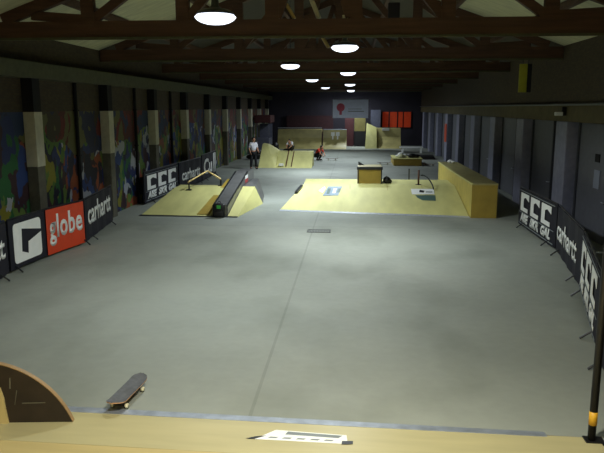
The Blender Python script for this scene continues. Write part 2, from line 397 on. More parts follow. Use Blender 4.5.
# ---------------------------------------------------------------- right wall fittings
bm = bmesh.new(); tube(bm, [(XR - .09, YB, 3.38), (XR - .09, YF, 3.38)], .03, 8)
for q in range(13): box(bm, XR - .08, XR - .002, YB + 4.5 * q + 1, YB + 4.5 * q + 1.06, 3.35, 3.42)
tag(link('conduit', bm, 'pipe'), 'grey conduit running along the top of the right wall', 'conduit')
t = thing('wall_camera', 'small white camera on a dark bracket above the nearest grey door', 'camera', (XR - .03, 18.5, 3.1))
bm = bmesh.new(); box(bm, -.12, 0, -.03, .03, -.02, .22, .01); link('bracket', bm, 'black', t)
bm = bmesh.new(); box(bm, -.3, -.1, -.06, .06, -.02, .08, .015); link('housing', bm, 'white', t)
t = thing('hanging_sign', 'narrow yellow green panel hanging under a roof beam on the right', 'sign', (4.75, 19.15, 3.72))
link('panel', B(-.14, .08, -.03, .03, 0, .78, .01), 'yellowgreen', t)
link('side_panel', B(.08, .2, -.03, .04, 0, .78, .01), 'recess', t)
bm = bmesh.new(); tube(bm, [(-.05, .0, .78), (-.05, .0, .91)], .01, 6); tube(bm, [(.1, .0, .78), (.1, .0, .91)], .01, 6); link('hanger', bm, 'darksteel', t)
for (y, z, w_, h_, l) in ((16.55, 1.55, .38, .45, 'grey notice sheet on the nearest grey door, the lower and larger one'), (16.6, 2.07, .3, .2, 'small dark notice on the nearest grey door, above the larger sheet')):
    tag(link('notice', B(XR + .2, XR + .218, y - w_ / 2, y + w_ / 2, z - h_ / 2, z + h_ / 2), 'paper' if z < 2 else 'recess'), l, 'notice')

# ---------------------------------------------------------------- printed crowd barriers
class Path:
    def __init__(s, p, q, sag):
        s.p = Vector(p); s.q = Vector(q); s.d = (s.q - s.p); s.L = s.d.length; s.n = Vector((s.d.y, -s.d.x)).normalized(); s.sag = sag
    def at(s, u, off=0):
        t = u / s.L; b = 4 * s.sag * t * (1 - t)
        # slightly closer to the printed face in the middle
        return s.p + s.d * t + s.n * (off + b)
def wrap(bm, P, u0, z0, off, th=.006):
    """put flat (x,y) art on the barrier face as thin raised print"""
    r = bmesh.ops.extrude_face_region(bm, geom=list(bm.faces))
    top = {g for g in r['geom'] if isinstance(g, bmesh.types.BMVert)}
    for v in bm.verts:
        c = P.at(u0 + v.co.x, off + (th if v in top else 0)); v.co = Vector((c.x, c.y, z0 + v.co.y))
    return bm
def shift(bm, dx, dy, sx=1, sy=1):
    for v in bm.verts: v.co.x = v.co.x * sx + dx; v.co.y = v.co.y * sy + dy
    return bm
def cblock(x, y, w_, h_):
    """square C block with an arrow shaped notch"""
    q = lambda l: [(x + w_ * a, y + h_ * b) for a, b in l]
    return [q([(0, 0), (.9, 0), (.9, .22), (.36, .22), (0, .22)]), q([(0, .22), (.36, .22), (.36, .7), (0, .7)]),
            q([(0, .7), (.36, .7), (.6, .8), (1, .64), (1, 1), (0, 1)])]
def barrier(label, p, q, sag, art, group, H=1.02, z0=.06, feet=(.15, .85)):
    P = Path(p, q, sag); t = thing('crowd_barrier', label, 'barrier', (p[0], p[1], 0), 0, group)
    inv = Matrix.Translation((-p[0], -p[1], 0))
    def put(name, bm, m, parent=t, smooth=False):
        bm.transform(inv); return link(name, bm, m, parent, smooth)
    bm = bmesh.new(); N = 14; rows = []
    for i_ in range(N + 1):
        u = P.L * i_ / N; wv = .012 * math.sin(i_ * 1.7)
        a = P.at(u, wv); b = P.at(u, -.05 + wv)
        rows.append([bm.verts.new((a.x, a.y, z0)), bm.verts.new((a.x, a.y, z0 + H)), bm.verts.new((b.x, b.y, z0 + H)), bm.verts.new((b.x, b.y, z0))])
    for a, b in zip(rows, rows[1:]):
        for k_ in range(4): bm.faces.new((a[k_], b[k_], b[(k_ + 1) % 4], a[(k_ + 1) % 4]))
    bm.faces.new(rows[0]); bm.faces.new(rows[-1][::-1])
    cover = put('banner_cover', bm, 'banner')
    for (name, fbm, m, u0, v0, off) in art: put(name, wrap(fbm, P, u0, z0 + v0, off), m, cover)
    bm = bmesh.new(); a = P.at(.02, -.025); b = P.at(P.L - .02, -.025); mid = P.at(P.L / 2, -.025)
    tube(bm, [(a.x, a.y, z0), (a.x, a.y, z0 + H + .02), (mid.x, mid.y, z0 + H + .02), (b.x, b.y, z0 + H + .02), (b.x, b.y, z0)], .018, 8)
    put('frame', bm, 'darksteel')
    for f in feet:
        c = P.at(P.L * f, 0); nn = P.n
        bm = bmesh.new(); A = c + nn * .17; C = c - nn * .3
        tube(bm, [(A.x, A.y, .012), ((c + nn * .06).x, (c + nn * .06).y, .1), (c.x, c.y, .14), ((c - nn * .1).x, (c - nn * .1).y, .1), (C.x, C.y, .012)], .017, 8)
        put('foot', bm, 'darksteel')
    return t
def ccc(L, txt=('AISE', 'SKR', 'GAL')):
    w_ = (L - .5) / 3 - .16
    art = []
    for i_ in range(3): 
        art.append(('block_letter', poly_bm(cblock(.24 + i_ * (w_ + .2), .42, w_, .5)), 'white', 0, 0, .016))
        art.append(('lettering', shift(text_bm(txt[i_], .32, .018, w_, 1, .25), .24 + i_ * (w_ + .2), .11), 'white', 0, 0, .016))
    art.append(('border_line', poly_bm([[(.1, .05), (L - .1, .05), (L - .1, .075), (.1, .075)], [(.1, .36), (L - .1, .36), (L - .1, .38), (.1, .38)], [(.1, .96), (L - .1, .96), (L - .1, .98), (.1, .98)]]), 'greyprint', 0, 0, .014))
    return art
def word(s, L, u0, w_, v0=.34, size=.62, m='white', off=.012): return ('lettering', shift(text_bm(s, size, off, w_), u0, v0), m, 0, 0, .016)
GL = 'printed barriers on the left'; GR = 'printed barriers on the right'
barrier('dark fabric covered barrier at the left photo edge, last letters of white writing', (-6.3, 9.0), (-6.8, 12.1), -.02, [word('carhartt', 3.1, .5, 2.45)], GL)
arrow = [[(.25, .1), (.62, .1), (.62, .5), (.5, .66), (.25, .4)],
         [(.25, .4), (.5, .66), (.75, .86), (1.25, .62), (1.25, .92), (.25, .92)],
         [(.85, .1), (1.25, .1), (1.25, .42), (.85, .42)]]
# rounded white square with a black arrow
def rsq(x0, x1, y0, y1, r=.09, n_=5):
    pts = []
    for cx, cy, a0 in ((x1 - r, y0 + r, -90), (x1 - r, y1 - r, 0), (x0 + r, y1 - r, 90), (x0 + r, y0 + r, 180)):
        for k_ in range(n_ + 1):
            a = R(a0 + 90 * k_ / n_); pts.append((cx + r * math.cos(a), cy + r * math.sin(a)))
    return pts
P1, P2 = (-6.82, 12.2), (-6.5, 15.14)
def orange_panel(L): return poly_bm([[(1.42 + (L - 1.44) * i_ / 6, .0), (1.42 + (L - 1.44) * (i_ + 1) / 6, .0), (1.42 + (L - 1.44) * (i_ + 1) / 6, 1.015), (1.42 + (L - 1.44) * i_ / 6, 1.015)] for i_ in range(6)])
barrier('barrier cover with white square arrow emblem and bright orange half', P1, P2, -.08,
        [('emblem', poly_bm([rsq(.14, 1.2, .1, .92)]), 'white', 0, 0, .013),
         ('emblem_arrow', poly_bm([[(.14 + 1.06 * a_, .1 + .82 * b_) for a_, b_ in ((.3, .84), (1.0, .68), (1.0, .62), (.52, .46), (.5, .16), (.27, .26))]]), 'banner', 0, 0, .02),
         ('orange_print', orange_panel(2.92), 'orange', 0, 0, .013),
         ('lettering', shift(text_bm('globe', .74, .018, 1.3, 1.08), 1.52, .17), 'white', 0, 0, .021)], GL, feet=(.05, .97))
barrier('dark barrier right of the orange cover on the left, white writing', (-6.52, 15.22), (-6.95, 18.2), .0, [word('carhartt', 3.0, .2, 2.45, .36, .74)], GL)
GBk = 'printed barriers along the mural wall'
barrier('dark barrier with three white block letters beside the left wooden bank', (-7.1, 21.6), (-6.95, 25.4), 0, ccc(3.8), GBk, H=1.05)
barrier('dark barrier with white writing behind the kinked rail', (-6.93, 25.5), (-6.75, 28.6), 0, [word('carhartt', 3.1, .3, 2.5, .3)], GBk, H=1.05)
barrier('farthest dark barrier on the mural wall with big white letters', (-6.75, 28.7), (-6.85, 32.2), 0, [word('Cu', 3.5, .3, 2.0, .2, .95, off=.03), ('lettering', shift(text_bm('ll', 1.3, .03, .6), 2.6, .12), 'white', 0, 0, .016)], GBk, H=1.12)
barrier('barrier with three white block letters in front of the farther right doors', (4.72, 18.7), (4.72, 15.3), 0, ccc(3.4), GR)
barrier('dark barrier with slanting white writing, between the two block letter barriers', (4.72, 15.2), (4.2, 12.0), 0, [word('carhartt', 3.24, .2, 2.6, .3)], GR)
barrier('nearest barrier with white block letters at the right photo edge', (4.17, 11.9), (3.35, 8.75), 0, ccc(3.25), GR)
barrier('plain dark barrier beside the ramp, behind the black post', (3.3, 8.65), (2.95, 6.75), 0, [], GR, feet=(.3,))

# ---------------------------------------------------------------- the ramp under the camera
Rr, Y0 = 5.67, 6.45
def rz_(y): return Rr - math.sqrt(max(0, Rr * Rr - (Y0 - y) ** 2)) if y < Y0 else 0.0
def curved_sheet(x0, x1, ya, yb, th=.02, up=.0, n_=24):
    bm = bmesh.new(); T = []; Bt = []
    ys = [ya + (yb - ya) * i_ / n_ for i_ in range(n_ + 1)]
    pts = [(y, rz_(y) + up) for y in ys] + [(y, rz_(y) + up - th) for y in ys[::-1]]
    for a, b in zip(range(n_), range(1, n_ + 1)):
        q = [pts[a], pts[b], pts[2 * n_ + 1 - b], pts[2 * n_ + 1 - a]]
        prism(bm, q, x0, x1, 'x')
    bmesh.ops.remove_doubles(bm, verts=bm.verts, dist=1e-5)
    return bm
near = []
t = thing('quarter_pipe', 'wide plywood ramp filling the bottom edge of the photo', 'ramp', (0, 0, 0)); near.append(t)
ye = Y0 - math.sqrt(2 * Rr * 1.7 - 1.7 ** 2)
link('lower_sheet', curved_sheet(-5.2, 2.5, 5.69, 6.45, .018, .02), 'ply_pale', t)
link('upper_sheet', curved_sheet(-5.2, 2.5, ye, 5.68, .018, .022), 'ply_warm', t)
pts = [(ye + (Y0 - ye) * i_ / 20, rz_(ye + (Y0 - ye) * i_ / 20)) for i_ in range(21)] + [(ye, 0)]
for x in (-5.2, 2.46): link('side_panel', prism(bmesh.new(), pts, x, x + .04, 'x'), 'black', t)
link('deck', B(-5.2, 2.5, -3.2, ye, 1.6, 1.72), 'ply_warm', t)
link('deck_support', B(-5.2, 2.5, -3.2, -3.1, 0, 1.6), 'ply_dark', t)
bm = bmesh.new(); tube(bm, [(-5.2, ye + .01, 1.73), (2.5, ye + .01, 1.73)], .03, 12); link('coping', bm, 'steel', t)
bm = bmesh.new(); hull(bm, [(-5.2, 6.44, .002), (2.0, 6.42, .002), (-5.2, 6.44, .024), (2.0, 6.42, .024), (-5.2, 6.60, .002), (2.0, 6.55, .002), (-5.2, 6.60, .008), (2.0, 6.55, .008)]); link('threshold_plate', bm, 'plate', t)
bm = bmesh.new(); hull(bm, [(2.0, 6.44, .002), (2.5, 6.42, .002), (2.0, 6.44, .02), (2.5, 6.42, .02), (2.0, 6.48, .002), (2.5, 6.47, .002), (2.0, 6.48, .008), (2.5, 6.47, .008)]); link('end_strip', bm, 'brown', t)
# emblem sticker on the sheet
def on_ramp(bm, dz):
    for v in bm.verts:
        z = v.co.z; v.co.z = rz_(v.co.y) + .021 + dz + z
    return bm
def decal(name, polys, m, parent, dz, th=.002):
    bm = bmesh.new()
    for p in polys: prism(bm, p, 0, th, 'z')
    return link(name, on_ramp(bm, dz), m, parent)
t = thing('ramp_sticker', 'pale rectangular emblem sticker with dark corners on the near ramp', 'sticker', (0, 0, 0)); near.append(t)
decal('sheet', [[(-.93, 5.93), (.0, 5.93), (-.02, 6.13), (-.75, 6.17)]], 'white', t, 0)
decal('corner', [[(-1.02, 5.93), (-.93, 5.93), (-.83, 6.02), (-.93, 5.99)]], 'darksteel', t, .0025)
decal('corner', [[(-.06, 5.91), (.05, 5.93), (.05, 6.0), (-.06, 5.99)]], 'darksteel', t, .0025)
decal('print', [[(-.64, 6.07), (-.1, 6.05), (-.06, 6.11), (-.62, 6.14)]], 'greyprint', t, .0022)
decal('lettering', [[(-.8 + .14 * i_, 5.97), (-.72 + .14 * i_, 5.97), (-.7 + .14 * i_, 6.0), (-.78 + .14 * i_, 6.0)] for i_ in range(5)], 'greyprint', t, .0025)

# half round board at the left
t = thing('half_round_board', 'black half round plywood board with pale edge at lower left', 'board', (-3.88, 6.09, .03), R(8)); near.append(t)
_a, _h = .97, .68; _r = (_a * _a + _h * _h) / (2 * _h); _t = math.asin(_a / _r)
arc = [(_r * math.sin(_t - 2 * _t * i_ / 40), max(0, _r * math.cos(_t - 2 * _t * i_ / 40) - (_r - _h))) for i_ in range(41)]
bm = prism(bmesh.new(), arc, -.022, .022, 'y'); link('face', bm, 'blackbrown', t)
bm = bmesh.new()
for a, b in zip(arc, arc[1:]):
    prism(bm, [a, (a[0] * 1.008, a[1] * 1.012 + .002), (b[0] * 1.008, b[1] * 1.012 + .002), b], -.028, .026, 'y')
link('rim', bm, 'tanrim', t)
bm = prism(bmesh.new(), [(-.3, .0), (.31, .0), (.29, .15), (.28, .28), (.25, .4), (.21, .34), (.16, .31), (-.3, .26)], -.05, -.022, 'y'); link('wooden_brace', bm, 'ply_warm', t)
bm = bmesh.new(); prism(bm, [(.46, .21), (.7, .215), (.7, .225), (.46, .222)], -.026, -.022, 'y'); prism(bm, [(.34, .38), (.355, .38), (.36, .5), (.35, .5)], -.026, -.022, 'y')
prism(bm, [(.38, .2), (.385, .2), (.42, .36), (.41, .36)], -.026, -.022, 'y'); link('scratch', bm, 'cold', t)

# black post at the right
t = thing('guard_post', 'tall black post with a yellow band at the lower right edge', 'post', (2.42, 6.4, 0)); near.append(t)
bm = bmesh.new(); tube(bm, [(0, 0, .0), (0, 0, 3.4)], .038, 16); link('pole', bm, 'black', t, True)
bm = bmesh.new(); tube(bm, [(0, 0, .19), (0, 0, .33)], .04, 16); link('yellow_band', bm, 'tape', t, True)
link('base_plate', B(-.07, .12, -.07, .07, 0.0, .03, .005), 'black', t)
tag(link('black_partition', B(2.62, 2.68, 5.4, 6.4, 0, 3.3), 'black'), 'black upright panel beside the guard post at the right edge', 'panel')

piv = Matrix.Translation((0, 6.45, 0)) @ Matrix.Rotation(R(-1.6), 4, 'Z') @ Matrix.Translation((0, -6.45, 0))
for o in near:
    o.location = piv @ o.location; o.rotation_euler.z += R(-1.6)
    if o.name.startswith('ramp_sticker'): o.location.z -= .007
    else: o.location.y -= .1

# ---------------------------------------------------------------- skateboards
def skateboard(name, label, loc, rz, rx=0):
    t = thing(name, label, 'skateboard', loc, rz)
    t.rotation_euler = (rx, 0, rz)
    L_, W_ = .82, .205; nx, ny = 22, 6
    def surf(z_off):
        rows = []
        for i_ in range(nx + 1):
            s = -1 + 2 * i_ / nx; y = s * L_ / 2; e = max(0, abs(s) - .62) / .38
            hw = W_ / 2 * math.sqrt(max(.02, 1 - max(0, (abs(s) - .7) / .3) ** 2.3)); kick = .035 * e ** 1.4
            rows.append([(hw * (-1 + 2 * j / ny), y, .105 + kick + .006 * (-1 + 2 * j / ny) ** 2 + z_off) for j in range(ny + 1)])
        return rows
    def slab(z0, z1):
        bm = bmesh.new(); a = [[bm.verts.new(p) for p in r_] for r_ in surf(z1)]; b = [[bm.verts.new(p) for p in r_] for r_ in surf(z0)]
        for i_ in range(nx):
            for j in range(ny):
                bm.faces.new((a[i_][j], a[i_ + 1][j], a[i_ + 1][j + 1], a[i_][j + 1])); bm.faces.new((b[i_][j], b[i_][j + 1], b[i_ + 1][j + 1], b[i_ + 1][j]))
            for j in (0, ny): bm.faces.new((a[i_][j], a[i_ + 1][j], b[i_ + 1][j], b[i_][j]))
        for i_ in (0, nx):
            for j in range(ny): bm.faces.new((a[i_][j], a[i_][j + 1], b[i_][j + 1], b[i_][j]))
        return bm
    link('deck', slab(-.012, 0), 'maple', t); link('grip_tape', slab(.0005, .0025), 'grip', t)
    for s in (-1, 1):
        bm = bmesh.new(); box(bm, -.03, .03, s * .22 - .04, s * .22 + .04, .085, .095); tube(bm, [(-.1, s * .22, .03), (.1, s * .22, .03)], .01, 8)
        hull(bm, [(-.05, s * .22, .03), (.05, s * .22, .03), (-.02, s * .22 - .025, .085), (.02, s * .22 - .025, .085), (-.02, s * .22 + .025, .085), (.02, s * .22 + .025, .085)])
        tr = link('truck', bm, 'darksteel', t)
        for x in (-1, 1):
            bm = bmesh.new(); tube(bm, [(x * .085 - .016, s * .22, .028), (x * .085 + .016, s * .22, .028)], .027, 14); link('wheel', bm, 'wheel', tr, True)
    return t
skateboard('skateboard', 'grey topped skateboard on the floor near the ramp edge', (-2.54, 6.81, .008), R(-5))

# ---------------------------------------------------------------- floor drain
t = thing('drain_grate', 'rectangular metal drain grate in the middle of the floor', 'drain', (-.9, 17.3, 0))
bm = bmesh.new(); box(bm, -.32, .32, -.2, -.17, .001, .012); box(bm, -.32, .32, .17, .2, .001, .012); box(bm, -.32, -.29, -.2, .2, .001, .012); box(bm, .29, .32, -.2, .2, .001, .012); link('rim', bm, 'darksteel', t)
bm = bmesh.new()
for i_ in range(14): box(bm, -.28 + .042 * i_, -.255 + .042 * i_, -.17, .17, .001, .009)
link('slats', bm, 'pipe', t)

# ---------------------------------------------------------------- right hand funbox
def fb_y(x): return 20.85 + (x + 2.37) * (19.98 - 20.85) / (3.55 + 2.37)
t = thing('bank_ramp', 'wide low plywood bank with flat top in the middle right', 'ramp', (0, 0, 0))
bm = bmesh.new(); hull(bm, [(-2.37, fb_y(-2.37), .01), (3.56, fb_y(3.56), .01), (-1.75, 23.1, .6), (3.56, 23.0, .6), (-1.75, 23.1, 0), (3.56, 23.0, 0), (-2.37, fb_y(-2.37), 0), (3.56, fb_y(3.56), 0)]); link('front_bank', bm, 'ply', t)
bm = bmesh.new(); hull(bm, [(-1.75, 23.1, .6), (3.56, 23.0, .6), (-1.8, 24.9, .6), (3.56, 24.9, .6), (-1.75, 23.1, 0), (3.56, 23.0, 0), (-1.8, 24.9, 0), (3.56, 24.9, 0)]); link('flat_top', bm, 'ply', t)
bm = bmesh.new(); hull(bm, [(-1.8, 24.9, .6), (3.56, 24.9, .6), (-1.8, 27, 0.0), (3.56, 27, 0.0), (-1.8, 24.9, 0), (3.56, 24.9, 0)]); link('rear_bank', bm, 'ply', t)
bm = bmesh.new()
for a, b in ((-2.37, -.2), (-.2, 1.6), (1.6, 3.56)):
    ya, yb = fb_y(a), fb_y(b)
    hull(bm, [(a, ya - .16, .001), (b, yb - .16, .001), (a, ya - .16, .006), (b, yb - .16, .006), (a, ya + .04, .022), (b, yb + .04, .022), (a, ya + .04, .001), (b, yb + .04, .001)])
link('front_plate', bm, 'steel', t)
bm = bmesh.new(); hull(bm, [(-2.02, 22.2, .0), (-1.9, 22.9, .0), (-1.92, 22.2, .41), (-1.78, 22.9, .57), (-2.0, 22.2, .44), (-1.86, 22.9, .6), (-1.76, 22.9, .6), (-1.9, 22.2, .45)]); link('side_edge', bm, 'darksteel', t)
bm = bmesh.new()
for x in (-.1, 1.2, 2.4): bar(bm, (x, fb_y(x) + .05, .021), (x, 23.0, .604), .012, .004)
link('seams', bm, 'ply_dark', t)
def bank_pt(x, y):
    f_ = (y - fb_y(x)) / (23.05 - fb_y(x)); return (x, y, .01 + .59 * f_)
def bank_decal(name, poly, m, parent, up=.008):
    up += .012
    bm = bmesh.new(); vs = [bank_pt(*p) for p in poly]; hull(bm, [(a, b, c + up) for a, b, c in vs] + [(a, b, c + up - .004) for a, b, c in vs]); return link(name, bm, m, parent)
t = thing('bank_sticker', 'pale blue emblem sticker on the left of the plywood bank', 'sticker')
bank_decal('sheet', [(-1.02, 21.95), (-.5, 21.95), (-.38, 22.8), (-.86, 22.8)], 'blueprint', t, .012)
for i_, (x, c) in enumerate(((-1.0, 'teal'), (-.8, 'white'), (-.65, 'teal'))): bank_decal('print', [(x + .1, 22.1 + .06 * i_), (x + .2, 22.1 + .06 * i_), (x + .24, 22.6), (x + .13, 22.6)], c, t, .016)
bank_decal('halo', [(-1.18, 22.4), (-1.04, 22.2), (-.94, 22.6), (-1.0, 22.8)], 'white', t, .012)
t = thing('bank_sticker', 'white rectangular sticker with painted shadow on the right of the bank', 'sticker')
bank_decal('sheet', [(2.0, 22.05), (2.75, 22.05), (2.78, 22.6), (2.0, 22.6)], 'white', t, .012)
bank_decal('emblem', [(2.25, 22.25), (2.4, 22.2), (2.45, 22.4), (2.3, 22.5)], 'black', t, .016)
bank_decal('lettering', [(2.48, 22.22), (2.7, 22.22), (2.7, 22.32), (2.48, 22.32)], 'greyprint', t, .016)
bank_decal('painted_shadow', [(2.15, 21.7), (2.3, 21.45), (2.72, 21.4), (2.76, 21.95), (2.1, 21.95)], 'teal', t, .012)  # shadow below the white sheet, painted as a teal half ellipse
# small rail behind that sticker
t = thing('curved_rail', 'small brown post with a curved tube on the plywood bank', 'rail', (2.32, 23.25, .6))
bm = bmesh.new(); tube(bm, [(0, 0, 0), (0, 0, .52)], .035, 10); link('post', bm, 'brown', t, True)
bm = bmesh.new(); tube(bm, [(.12 + .33 * math.sin(R(a)), -.1 - .6 * math.sin(R(a)) ** 2, .33 * math.cos(R(a)) + .02 - .12 * math.sin(R(a)) ** 2) for a in range(-10, 100, 10)], .022, 8); link('curved_tube', bm, 'darksteel', t, True)
link('base_plate', B(-.1, .1, -.08, .08, 0.0, .012), 'darksteel', t)
bm = bmesh.new(); tube(bm, [(2.18, 25.6, .38), (2.18, 25.6, .95)], .025, 8)
tag(link('thin_post', bm, 'darksteel'), 'thin dark upright post behind the curved rail', 'post')

# box on the flat top
t = thing('grind_box', 'square wooden box with dark metal rim on the bank top', 'box', (.6, 23.45, .6))
link('body', B(-.44, .44, 0, .95, 0, .5, .01), 'ply_dark', t)
bm = bmesh.new(); box(bm, -.46, .46, -.02, .97, .5, .6, .008); link('metal_rim', bm, 'darksteel', t)
link('top', B(-.43, .43, .02, .93, .6, .606), 'ply_pale', t)
for x in (-.44, .4): link('corner_post', B(x, x + .04, -.012, .03, 0, .5), 'darksteel', t)
bm = bmesh.new(); hull(bm, [(.19, 24.2, 1.206), (.42, 24.1, 1.206), (.19, 24.35, 1.206), (.19, 24.2, 1.32), (.22, 24.35, 1.32), (.4, 24.12, 1.22)]); tag(link('dark_block', bm, 'darksteel'), 'small dark block lying on the rear corner of the wooden box', 'block')
t = thing('kit_bag', 'small black bag against the right side of the wooden box', 'bag', (1.22, 23.5, .6))
bm = bmesh.new(); ell(bm, (0, .1, .12), (.14, .13, .13)); ell(bm, (.05, .12, .07), (.15, .12, .08)); link('body', bm, 'black', t, True)
bm = bmesh.new(); tube(bm, [(-.06, .0, .2), (-.02, -.02, .28), (.05, .0, .22)], .012, 6); link('handle', bm, 'black', t)

# yellow ledge
t = thing('hubba_ledge', 'long yellow painted plywood ledge at the right end of the bank', 'ledge', (3.58, 19.82, 0))
link('body', B(0, .76, 0, 7.9, 0, 1.0, .006), 'ply_side', t)
link('end_board', B(.0, .76, -.012, 0, 0, 1.0), 'ply_dark', t)
link('top_board', B(-.015, .78, -.02, 7.92, 1.0, 1.05, .006), 'ledge_top', t)
link('edge_angle', B(-.025, .03, -.03, 7.9, 1.02, 1.058), 'ply', t)
# rag at far end of the ledge
bm = bmesh.new(); ell(bm, (4.0, 27.3, 1.11), (.12, .14, .07)); ell(bm, (4.1, 27.2, 1.09), (.1, .1, .05)); tag(link('white_cup_bundle', bm, 'white', None, True), 'small white bundle lying on the far end of the yellow ledge', 'bundle')

# ---------------------------------------------------------------- left hand pyramid
t = thing('kicker_ramp', 'low yellow plywood bank left of the grey sloping ledge', 'ramp')
bm = bmesh.new(); hull(bm, [(-6.55, 19.5, 0), (-4.34, 19.42, 0), (-6.55, 19.5, .012), (-4.34, 19.42, .012), (-6.2, 22.2, .55), (-4.34, 22.2, .55), (-6.35, 22.2, 0), (-4.34, 22.2, 0), (-6.2, 23.0, .55), (-4.34, 23.0, .55), (-6.3, 23.0, 0), (-4.34, 23.0, 0)]); link('bank', bm, 'ply', t)
bm = bmesh.new(); hull(bm, [(-6.6, 19.38, .001), (-3.5, 19.3, .001), (-6.6, 19.38, .006), (-3.5, 19.3, .006), (-6.6, 19.54, .02), (-3.5, 19.46, .02), (-3.5, 19.46, .001), (-6.6, 19.54, .001)]); link('front_plate', bm, 'darksteel', t)
bm = bmesh.new(); hull(bm, [(-3.82, 19.42, 0), (-3.5, 19.42, 0), (-3.82, 19.42, .012), (-3.5, 19.42, .012), (-3.82, 22.3, .6), (-3.4, 22.3, .6), (-3.82, 22.3, 0), (-3.12, 22.3, 0)]); link('right_bank', bm, 'ply', t)
bm = bmesh.new(); hull(bm, [(-3.82, 22.3, .6), (-3.4, 22.3, .6), (-3.12, 22.3, 0), (-3.82, 22.3, 0), (-3.82, 24.6, .62), (-3.6, 24.6, .62), (-3.4, 24.6, 0), (-3.82, 24.6, 0)]); link('rear_deck', bm, 'greyledge', t)
bm = bmesh.new(); hull(bm, [(-4.8, 19.55, .06), (-4.45, 19.55, .06), (-4.55, 23.3, .74), (-4.36, 23.3, .74), (-4.8, 19.55, .0), (-4.34, 19.55, .0), (-4.7, 23.3, .55), (-4.34, 23.3, .55)]); link('ledge_kerb', bm, 'ply_dark', t)
t = thing('sloping_ledge', 'grey topped sloping ledge between two small yellow banks', 'ledge')
bm = bmesh.new(); hull(bm, [(-4.27, 19.6, .0), (-3.84, 19.6, .0), (-4.27, 19.6, .3), (-3.84, 19.6, .3), (-4.32, 23.6, .98), (-3.84, 23.6, .98), (-4.32, 23.6, 0), (-3.84, 23.6, 0), (-4.32, 24.9, .98), (-3.84, 24.9, .98), (-4.32, 24.9, 0), (-3.84, 24.9, 0)]); link('body', bm, 'greyledge', t)
bm = bmesh.new(); bar(bm, (-3.86, 19.6, .305), (-3.86, 23.6, .985), .05, .04); bar(bm, (-4.3, 19.6, .305), (-4.3, 23.6, .985), .05, .04); link('steel_angle', bm, 'darksteel', t)
t = thing('side_sticker', 'red and white sticker on the side of the grey ledge', 'sticker')
bm = bmesh.new(); box(bm, -3.839, -3.832, 22.9, 23.5, .78, .9); link('upper_sheet', bm, 'white', t)
bm = bmesh.new(); box(bm, -3.839, -3.832, 22.9, 23.5, .64, .77); link('lower_sheet', bm, 'redsticker', t)
t = thing('rucksack', 'black rucksack with a green badge at the foot of the grey ledge', 'bag', (-4.06, 19.36, 0))
bm = bmesh.new(); box(bm, -.2, .2, -.12, .14, 0, .42, .07); link('body', bm, 'black', t, True)
bm = bmesh.new(); box(bm, -.13, .13, -.2, -.1, .04, .22, .04); link('pocket', bm, 'black', t, True)
bm = bmesh.new(); box(bm, -.05, .07, -.13, -.118, .28, .38); link('badge', bm, 'green', t)
bm = bmesh.new(); tube(bm, [(-.06, .02, .41), (-.03, .02, .48), (.03, .02, .48), (.06, .02, .41)], .012, 6); link('handle', bm, 'black', t)
# kinked rail
t = thing('kinked_rail', 'thin tan rail bent to a peak above the left yellow bank', 'rail')
bm = bmesh.new(); tube(bm, [(-5.66, 21.9, .76), (-5.62, 22.0, .8), (-5.2, 22.9, 1.07), (-4.72, 22.8, .8), (-4.7, 22.8, .76)], .03, 10); link('bar', bm, 'tube', t, True)
for x, y, za, zb in ((-5.64, 21.95, .49, .78), (-4.7, 22.8, .55, .78)):
    bm = bmesh.new(); tube(bm, [(x, y, za), (x, y, zb)], .028, 8); box(bm, x - .09, x + .09, y - .09, y + .09, za, za + .03); link('leg', bm, 'darksteel', t)

# ---------------------------------------------------------------- middle distance
t = thing('quarter_ramp', 'small plywood ramp with a raised left wing in the middle distance', 'ramp', (0, 35.8, 0))
def qprof(h, d, back, n_=10):
    r_ = (h * h + d * d) / (2 * h) if d > h else d
    pts = [(d * i_ / n_, r_ - math.sqrt(max(0, r_ * r_ - (d * i_ / n_) ** 2))) for i_ in range(n_ + 1)]
    return pts + [(d + back, pts[-1][1]), (d + back, 0)]
bm = prism(bmesh.new(), qprof(.82, 1.5, .8), -4.3, -2.3, 'x'); link('right_bank', bm, 'ply', t)
bm = bmesh.new(); hull(bm, [(-5.26, 0, 0), (-4.3, 0, 0), (-5.2, 1.5, 1.25), (-4.9, 1.5, 1.2), (-4.3, 1.5, .85), (-5.2, 2.3, 1.25), (-4.9, 2.3, 1.2), (-4.3, 2.3, .85), (-5.2, 2.3, 0), (-4.3, 2.3, 0), (-5.26, 0, .0)]); link('raised_wing', bm, 'ply', t)
for x in (-3.75, -3.45):
    bm = bmesh.new(); bar(bm, (x, .35, .06), (x + .06, 1.5, .84), .05, .04); link('edge_strip', bm, 'brown', t)
bm = bmesh.new(); box(bm, -4.15, -3.9, .35, .6, .09, .2); link('white_mark', bm, 'white', t)
# low pad with clutter
t = thing('manual_pad', 'low wooden box with clutter on it right of centre', 'box', (3.12, 37.8, 0))
link('side_boards', B(-.8, .8, 0, 2.6, 0, .38, .01), 'ply_dark', t)
link('top_board', B(-.84, .84, -.03, 2.63, .38, .42, .005), 'ply', t)
bm = bmesh.new(); ell(bm, (2.75, 38.4, .57), (.18, .18, .16)); ell(bm, (2.95, 38.6, .52), (.2, .2, .11)); ell(bm, (2.66, 38.6, .5), (.2, .18, .09)); tag(link('white_clothes', bm, 'white', None, True), 'white heap of clothes on the low wooden box', 'clothes')
bm = bmesh.new(); ell(bm, (3.4, 38.4, .54), (.28, .2, .13)); ell(bm, (3.7, 38.6, .51), (.2, .2, .1)); tag(link('dark_jacket', bm, 'black', None, True), 'dark jacket heap beside the white clothes on the low box', 'clothes')
skateboard('skateboard', 'small brown skateboard on the floor left of the low wooden box', (1.8, 38.6, 0), R(80))
